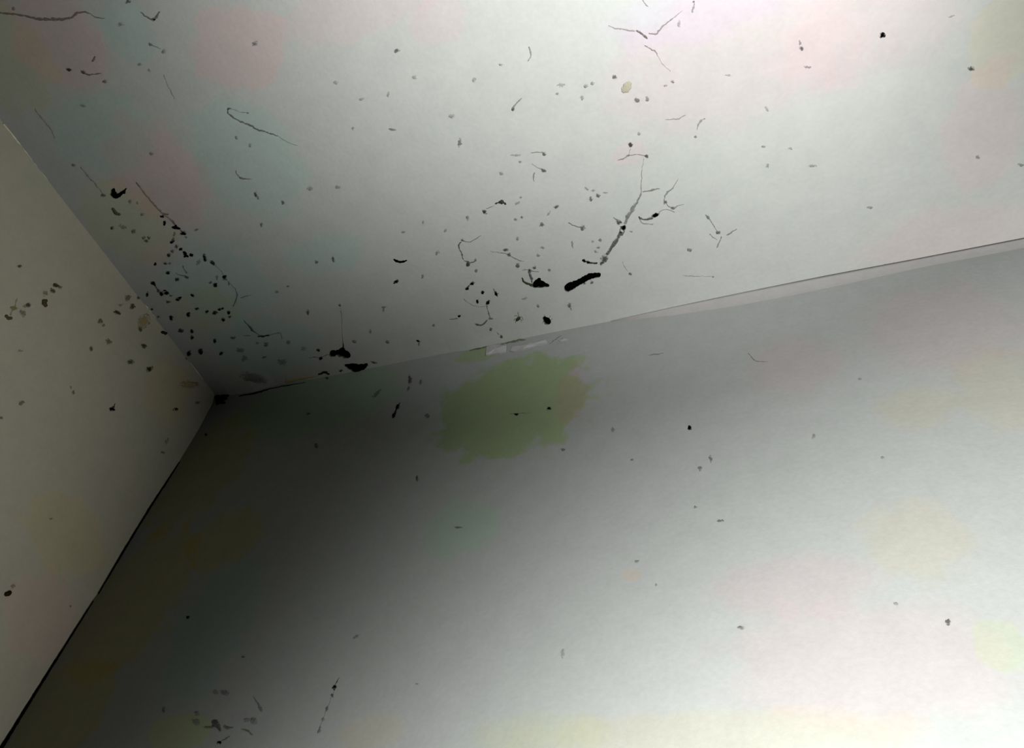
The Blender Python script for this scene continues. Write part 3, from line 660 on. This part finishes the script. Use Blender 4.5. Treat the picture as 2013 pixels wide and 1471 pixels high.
# ---- single specks: x, y, rx, ry, angle, darkness, hue
SPECKS = [
 # left wall
 (38,524,4,2.5,0,.35,'k'),(109,561,6,3,15,.25,'o'),(117,565,4,2.6,15,.5,'o'),(103,571.5,5,3.6,20,.35,'o'),(89,577,4,5,0,.62,'o'),(55.5,600,4.2,3.6,0,.3,'o'),(48,602,3.6,2.6,0,.65,'o'),
 (27,606,6,4.2,0,.6,'o'),(45,616,4.6,5,0,.62,'o'),(250,586.5,5.4,4.4,-40,.5,'o'),(273,585,3.6,4.6,0,.3,'o'),(236,600,4,2,0,.7,'o'),(260,603,4.2,4.8,0,.3,'o'),(230,615,5.2,3,20,.27,'o'),
 (197,632,4.6,3.6,-50,.45,'o'),(203,640,3,2.6,0,.6,'o'),(275,647.5,4,4.2,0,.35,'o'),(213,672,5,4.2,0,.5,'o'),(282,680.5,4.6,4.2,30,.3,'o'),(179,686,2.8,4.6,0,.4,'o'),
 (256,712,5.2,4.6,0,.35,'o'),(292,727,3.8,4,-30,.18,'o'),(298,724,2.4,3,0,.5,'o'),(143,772,3,3,0,.45,'k'),(139,762,1.8,3,0,.65,'k'),(39,690,4.4,2,0,.74,'k'),(282,632,9,11,20,.8,'b'),
 (42,792,5,4,0,.48,'k'),(346,805,3.4,2.6,0,.22,'k'),(341,806,1.8,2.4,0,.6,'k'),(388,792,4.4,2.4,0,.5,'b'),(372,757,14,6,0,.78,'b'),(25,1152,3.6,4,0,.7,'k'),(320,890,3,2.4,0,.5,'b'),(2,822,3,3,0,.5,'k'),
 (328,868,3,5,30,.72,'b'),(100,1020,2.4,1.6,0,.7,'k'),(138,1192,2,2,0,.6,'k'),(312,623,2.6,2.4,0,.5,'o'),
 # speckled cluster on the ceiling
 (203,384,3.6,3,0,.45,'k'),(220.5,448.5,3.2,3,0,.3,'o'),(242,446,7,3,15,.72,'o'),(263,455,3.6,3.8,0,.5,'o'),(256,396,2.6,4,0,.6,'o'),(280,421,2.8,2.6,0,.6,'o'),(270,399,2,2,0,.7,'o'),
 (319,425.5,3,2.4,0,.15,'k'),(326,421,4.6,2.2,0,.5,'o'),(324,438,2.4,3.8,0,.02,'k'),(362,458.5,4.2,3.6,0,.02,'k'),(357,459,2.6,2.8,0,.4,'o'),
 (282,467.5,3,2.8,0,.5,'o'),(293,467,3,3,0,.45,'o'),(288,474,3.2,2.8,0,.3,'o'),(343,460,1.8,4,10,.55,'o'),(341,471,2.4,3.4,20,.4,'o'),(339,475.5,3.4,2.4,-20,.08,'k'),(347,484.5,3,3,0,.3,'o'),(339,494,3,2.8,0,.4,'o'),
 (332,502,3,3,0,.2,'k'),(356,489.5,3,2.6,0,.02,'k'),(377,501.3,3.2,2.6,0,.1,'k'),(402,504,2.6,3.4,-30,.2,'o'),(404,509.5,2.8,4,-10,.14,'o'),(418,517,5,2.8,40,.2,'k'),(391,515,3,5,30,.72,'y'),(305.5,519,2.3,2.8,20,0,'k'),
 (325,518,3,2,0,.3,'r'),(334,518,2.4,1.8,0,.55,'r'),(331,536,3.8,2.6,0,.12,'k'),(348.5,549.3,3.8,3,0,.25,'k'),(442,544,3.4,3,0,.15,'k'),(442,549,4,1.8,0,.5,'k'),(424,560,3.2,3.8,-20,.12,'k'),(414,555.5,3,2,0,.5,'k'),
 (427,545,2.2,4,0,.62,'k'),(450,557,2,3,0,.6,'k'),(386,451.5,3.6,2,0,.5,'k'),(290,578.5,2,4,10,.02,'k'),(336,581.5,2.4,2,0,.4,'k'),(349.5,588,3.8,3,-10,.02,'k'),(354.5,585.5,2.8,2.2,-40,.05,'k'),(379.5,580.5,3.6,2.6,25,0,'k'),
 (332,593,4.4,2.4,0,.35,'b'),(299,608,2.2,1.8,30,.25,'k'),(337,624.5,3,4.6,0,.1,'o'),(371,618.5,3.2,4.2,10,.05,'o'),(387,607,3.6,2,0,.2,'k'),(407,612.5,3.6,2.4,-45,.2,'b'),(423,615,4,3.4,0,.2,'b'),
 (432.5,608,3.4,2.2,0,.02,'k'),(438,606,2.4,1.6,-30,.1,'k'),(450,614,2.6,3.2,0,.05,'k'),(452.5,622,2.6,2.8,50,.3,'k'),(439.5,628,3.2,3,-30,.03,'k'),(356,650,4.2,3.4,0,.25,'b'),(378,651,3,3.4,0,.06,'k'),(377.5,663,2.8,3.6,20,.05,'k'),
 (422.5,670,2.4,4,0,.05,'k'),(435,694,3.8,2.6,-50,.05,'k'),(395,690.5,4,4,0,.15,'b'),(372.5,694,3.4,4.8,15,.06,'b'),(366,705,2,2.6,0,.35,'b'),(311,572,2.6,2.6,0,.35,'r'),(366,466,2,2,0,.6,'k'),
 (458,664.5,4.6,2.4,0,.45,'k'),(523,677,4,3.6,0,.5,'k'),(472,689,7,4,0,.62,'k'),(506,675,3.4,2.2,0,.6,'k'),(567,673,4,3,30,.62,'k'),(597,685,4,4,0,.68,'k'),(520,702,4.4,2.2,-10,.5,'k'),(498,745,20,11,10,.66,'k'),(555,712,7,5,0,.72,'k'),(480,705,4,6,30,.68,'k'),
 # open ceiling, left and middle
 (27,17,3,3,0,.65,'r'),(252,3,4.6,3,-30,.4,'k'),(136,137,5,2.6,25,.25,'k'),(206,160,3.4,2.8,0,.5,'k'),(275,127,4,2.4,0,.68,'k'),(293,138,3,2.4,0,.7,'k'),(163,208,5,2.4,0,.7,'r'),(145,325,3.6,2.4,0,.55,'k'),(298,302,3.6,3,0,.65,'r'),(238,48,5,3,0,.68,'k'),
 (501,85.5,4.8,3.8,0,.55,'k'),(780,99.5,4.4,3,-10,.42,'k'),(503,382,2.6,4,-10,.28,'k'),(507,389,2,2.6,0,.5,'k'),(556,398,2.6,4,-20,.38,'k'),(514,442,2.4,4,0,.5,'k'),(610,371,4.6,3.6,20,.68,'k'),(772,254.5,6,2,8,.55,'k'),(694,252,2,3.6,20,.7,'k'),
 (664,368,4,3,0,.75,'k'),(492,286,2.6,3,0,.72,'k'),(465,270,2.4,3.4,0,.68,'k'),(660,162,4,3,0,.78,'k'),(710,195,5,2,-10,.76,'k'),(763,186,2.4,4,20,.75,'k'),
 (655,510,2.2,5.6,-12,.38,'k'),(622.5,515.5,3,2.6,0,.45,'k'),(605.5,614,2.6,4,-10,.35,'k'),(755,604,4,2,0,.6,'k'),(754,609,1.8,4,0,.65,'k'),(779,553.5,5,2.4,-35,.08,'k'),(859.5,497,2.6,4,30,.65,'k'),(831,543,2.4,3.4,0,.62,'k'),(728,652,2,4.4,0,.6,'k'),
 (822,670,3.2,1.8,25,.1,'k'),(823.5,677,1.4,4.4,0,.55,'k'),(762,672,3.4,2.8,0,.5,'k'),(697,671,4,2.6,0,.66,'k'),(852.5,640,2.4,2.6,0,.6,'k'),(566,563,2.6,1.8,0,.55,'k'),(544,574,3.6,2.4,0,.6,'k'),(793,456,3.6,1.8,0,.7,'k'),(832,437,2,3.6,0,.72,'k'),
 (903.5,280.5,3,6.4,0,.48,'k'),(1095,184,3.4,2.4,0,.6,'k'),(1152,169,3.4,3,0,.68,'k'),(1104,167,6,3,-15,.78,'k'),(932,157,3,3.4,0,.74,'k'),(815,151,4.4,3.6,0,.78,'k'),(888,228,5,3,10,.76,'k'),(1144,192,3,3.6,0,.72,'k'),(1165,163,2.6,3.4,20,.7,'k'),(985,127,4,2,0,.8,'k'),
 (952.5,416.5,4.4,3,45,.25,'k'),(919.5,429,2.4,3.6,0,.58,'k'),(1094,406.5,4.4,2.6,-15,.33,'k'),(1065,441.5,3.8,3.4,0,.42,'k'),(1026.5,427,2.4,2,0,.45,'k'),(1013.5,431.5,2.4,2.4,0,.55,'k'),(985.5,341,3,2.6,0,.66,'k'),(1022.5,317.5,2.8,2,0,.62,'k'),(1015,305,8,1.8,0,.78,'k'),
 (1024,388,2.2,2,0,.62,'k'),(1017,399,5,2,-25,.72,'k'),(1078,420,4,1.6,-55,.7,'k'),(1017,469,2.2,3,0,.65,'k'),(1058,502.5,3,2.4,-20,.58,'k'),(1066,486.5,3.2,2,0,.64,'k'),(1080,531,2.6,2.6,0,.5,'k'),(936,532,2.6,3.2,0,.52,'k'),(876,453,4,2,-40,.74,'k'),
 (1162,391,3,3.6,20,.42,'r'),(1175.5,384.5,3.6,3.4,0,.38,'r'),(1153,371,3.4,2,40,.68,'k'),(1166,374,3.4,1.8,0,.7,'k'),(1190,379,4,1.4,0,.72,'k'),(1180,471.5,2.4,3.4,-15,.5,'k'),(1176,487,3,1.8,0,.55,'k'),(1171,494.5,3.4,2,20,.58,'k'),(1165,475,2,2,0,.7,'k'),(1125,480,1.8,6,0,.66,'k'),(1240.5,455,4,1.4,10,.72,'k'),
 (928,557,3.6,2.6,-30,.1,'k'),(922,562,3,1.6,-45,.35,'k'),(918.5,567,3,3,0,.12,'k'),(949,574.5,2.6,2.8,0,.12,'k'),(976,577.5,3,4,-20,.08,'k'),(971,570,1.4,3.4,-35,.6,'k'),(938.5,592.5,2.2,3.8,0,.08,'k'),(960,594,2.8,4.6,25,.1,'k'),(964.5,648,2.8,2.6,30,.35,'k'),(985.5,662,3.2,2.2,50,.28,'k'),(979,656,1,3.6,-40,.6,'k'),
 (1149,556.5,2.4,2.4,0,.3,'k'),(1163.5,555.5,2.6,2.6,0,.42,'k'),(1119.5,600,3.4,3.4,20,.45,'k'),(1122,607,1,3,-20,.55,'k'),(1031,587,5,1.6,-15,.74,'k'),(1058,601,2,2.4,0,.65,'k'),(853,638.5,2,1.6,0,.6,'k'),(735,713,5,2.2,15,.35,'o'),(626,688.5,2.8,2.4,0,.2,'k'),(670,728.5,3,2,-10,.1,'k'),
 # bright ceiling
 (1208,151,3.8,3.4,30,.38,'k'),(1252,197,4.4,3.6,20,.45,'k'),(1272,194,3.4,4,0,.6,'k'),(1322,160.5,3,2.4,0,.62,'r'),(1308,168,3.4,1.6,0,.75,'r'),(1240,284,3.8,3.6,0,.25,'r'),(1256,263,2.4,3.4,0,.68,'k'),(1335,47,3,5,0,.75,'k'),(1355.5,491,3.6,2.8,0,.55,'k'),
 (1734,69,5.4,4.4,-15,.1,'k'),(1575.5,95,2.8,4.6,-25,.33,'k'),(1572.5,84,2,4,-5,.62,'k'),(1588,132,5,2,5,.62,'k'),(1909,135.5,5.4,3.6,8,.3,'k'),(1921.5,309,3,3.6,0,.62,'k'),(2007,325,5,2.6,0,.62,'k'),(1597,326,8,1.8,0,.7,'k'),(1509,326.5,2.4,3.4,0,.62,'k'),
 (1743,522,4.6,2.6,0,.58,'k'),(1710,408,5,2,0,.72,'k'),(1502,288,4,1.8,0,.72,'k'),(1554,292,4,2,10,.74,'k'),(1432,148,6,1.6,0,.82,'k'),(1507,214,2,4.4,-25,.78,'k'),(1870,32,5,1.6,-20,.82,'k'),
 # far wall
 (1356,842,3.2,4.2,10,.05,'k'),(1080,804,3.6,3.2,0,.02,'k'),(1397,903,2.6,5.6,-20,.55,'k'),(1376,921.5,3.6,3.6,0,.58,'k'),(1243,904.5,2.6,2,0,.6,'k'),(1106,885,3.2,2.4,0,.6,'k'),(1415.5,1024.5,5.6,2.2,0,.5,'k'),(1367,998,2.6,2.4,0,.64,'k'),
 (1457,1234.5,5.6,3.2,0,.6,'k'),(1864,1224,4.8,4.2,30,.4,'k'),(1252,1104,3.6,2,0,.72,'k'),(806,747,3.2,8,5,.4,'k'),(827,752,2.4,4,20,.55,'k'),(803,764,2,5,20,.62,'k'),(740,775,9,3,-45,.66,'k'),(840,818,3.6,3.6,0,.6,'k'),(820,941.5,2,5,0,.38,'k'),(900,1037.5,7,1.6,0,.52,'k'),
 (622,877,3,3.4,0,.5,'k'),(370,1214,2.8,2.8,0,0,'k'),(478,1292,2.6,2,0,.5,'k'),(442,1361.5,7,4.4,10,.7,'k'),(424,1361,4,4,0,.76,'k'),(499,1417,5.4,5.6,0,.64,'k'),(486,1416,6,4,0,.78,'k'),(405,855,2.4,2.4,0,.2,'k'),(322,1396,3,5,0,.6,'k'),(387,1403,4,4,0,.7,'k'),(643,744,3,2,0,.3,'k'),(606,814,3.6,2.4,0,.6,'k'),
 (1290,1150,2,2,0,.7,'k'),(1106,1285,3,7,0,.84,'k'),(1762,1188,4,2.4,30,.82,'k'),(1735,900,3,2.4,0,.78,'k'),(1690,745,3,2,0,.75,'k'),(1600,858,2.4,4,20,.8,'k'),(1205,845,3,4,30,.72,'k'),(820,1345,3,1.4,0,.72,'k'),(700,1252,6,2,-35,.72,'k'),
]

def size_word(rx, ry):
    a = math.sqrt(rx * ry)
    return 'tiny' if a < 2.9 else ('small' if a < 4.2 else ('larger' if a < 7 else 'broad'))
def tone_word(lv, hu):
    if lv <= .15: return 'black'
    if lv <= .32: return 'very dark'
    if lv <= .52: return {'o': 'dark olive', 'b': 'dark brown', 'r': 'dark reddish'}.get(hu, 'dark grey')
    if lv <= .66: return {'o': 'olive', 'b': 'brown', 'r': 'reddish', 'y': 'yellowish'}.get(hu, 'grey')
    return {'o': 'faint olive', 'b': 'faint brown', 'r': 'faint reddish', 'y': 'faint yellowish'}.get(hu, 'faint grey')
def shape_word(rx, ry, a):
    if max(rx, ry) / min(rx, ry) < 1.28: return 'round'
    tall = ry > rx
    ang = (a + (90 if tall else 0)) % 180
    if ang < 12 or ang > 168: return 'level'
    if 78 < ang < 102: return 'upright'
    return 'tilted'
ORD = ['', 'second ', 'third ', 'fourth ', 'fifth ', 'sixth ', 'seventh ', 'eighth ']
SN = {'C': 'ceiling', 'L': 'left wall', 'R': 'far wall'}
rows = []
for q in SPECKS:
    x, y, rx, ry, a, lv, hu = q
    s = surf_of(x, y)
    cand = [l for l in LANDMARKS]
    lm = min(cand, key=lambda l: (l[0] - x) ** 2 + (l[1] - y) ** 2)
    dx, dy = x - lm[0], y - lm[1]
    ang = math.degrees(math.atan2(-dy, dx)) % 360
    di = ['right of', 'upper-right of', 'above', 'upper-left of', 'left of', 'lower-left of', 'below', 'lower-right of'][int(((ang + 22.5) % 360) // 45)]
    rows.append(dict(q=q, s=s, lm=lm[2], di=di, d=math.hypot(dx, dy), adj=f'{size_word(rx, ry)} {tone_word(lv, hu)} {shape_word(rx, ry, a)}'))
keys = {}
for r in rows: keys.setdefault((r['adj'], r['s'], r['di'], r['lm']), []).append(r)
GROUPS = {'C': 'dirt specks scattered over the ceiling', 'L': 'mould specks on the left wall', 'R': 'dirt specks on the far wall'}
def fit(t):
    """keep a label within sixteen words"""
    for a, b in ((' on ceiling,', ' on ceiling'), ('the level thread in the green patch', 'the green-patch thread'), ('the long bent black clump', 'the long black clump'), ('the lump low on the left wall', 'the low-lying lump'),
                 ('the black oval spot at the seam', 'the black oval spot'), ('the small upright black wedge', 'the upright black wedge'), ('the largest brown mould spot', 'the largest mould spot'), ('very dark ', 'blackish '), ('small ', '')):
        if len(t.split()) <= 16: break
        t = t.replace(a, b)
    return t
for k, rs in keys.items():
    rs.sort(key=lambda r: r['d'])
    for i, r in enumerate(rs):
        if len(rs) == 1: r['label'] = fit(f"{k[0]} speck on {SN[k[1]]}, {k[2]} {k[3]}")
        elif i == 0: r['label'] = fit(f"{k[0]} speck on {SN[k[1]]}, nearest {k[2]} {k[3]}")
        else: r['label'] = fit(f"{k[0]} speck on {SN[k[1]]}, {ORD[i]}nearest {k[2]} {k[3]}")
for r in rows:
    x, y, rx, ry, a, lv, hu = r['q']
    bm = bmesh.new()
    gr = 1.28 if lv < .2 else 1.35
    ellipsoid(bm, r['s'], x, y, rx * gr, ry * gr, a, ns(), h=(.35 if lv < .2 else .16) if max(rx, ry) < 6 else .08, rough=.34)
    nm = 'mould_speck' if r['s'] == 'L' else 'dirt_speck'
    o = link_mesh(nm, bm, dirt(r['s'], lv, hu, True)); recentre(o)
    tag(o, r['label'], 'mould speck' if nm == 'mould_speck' else 'dirt speck', GROUPS[r['s']])
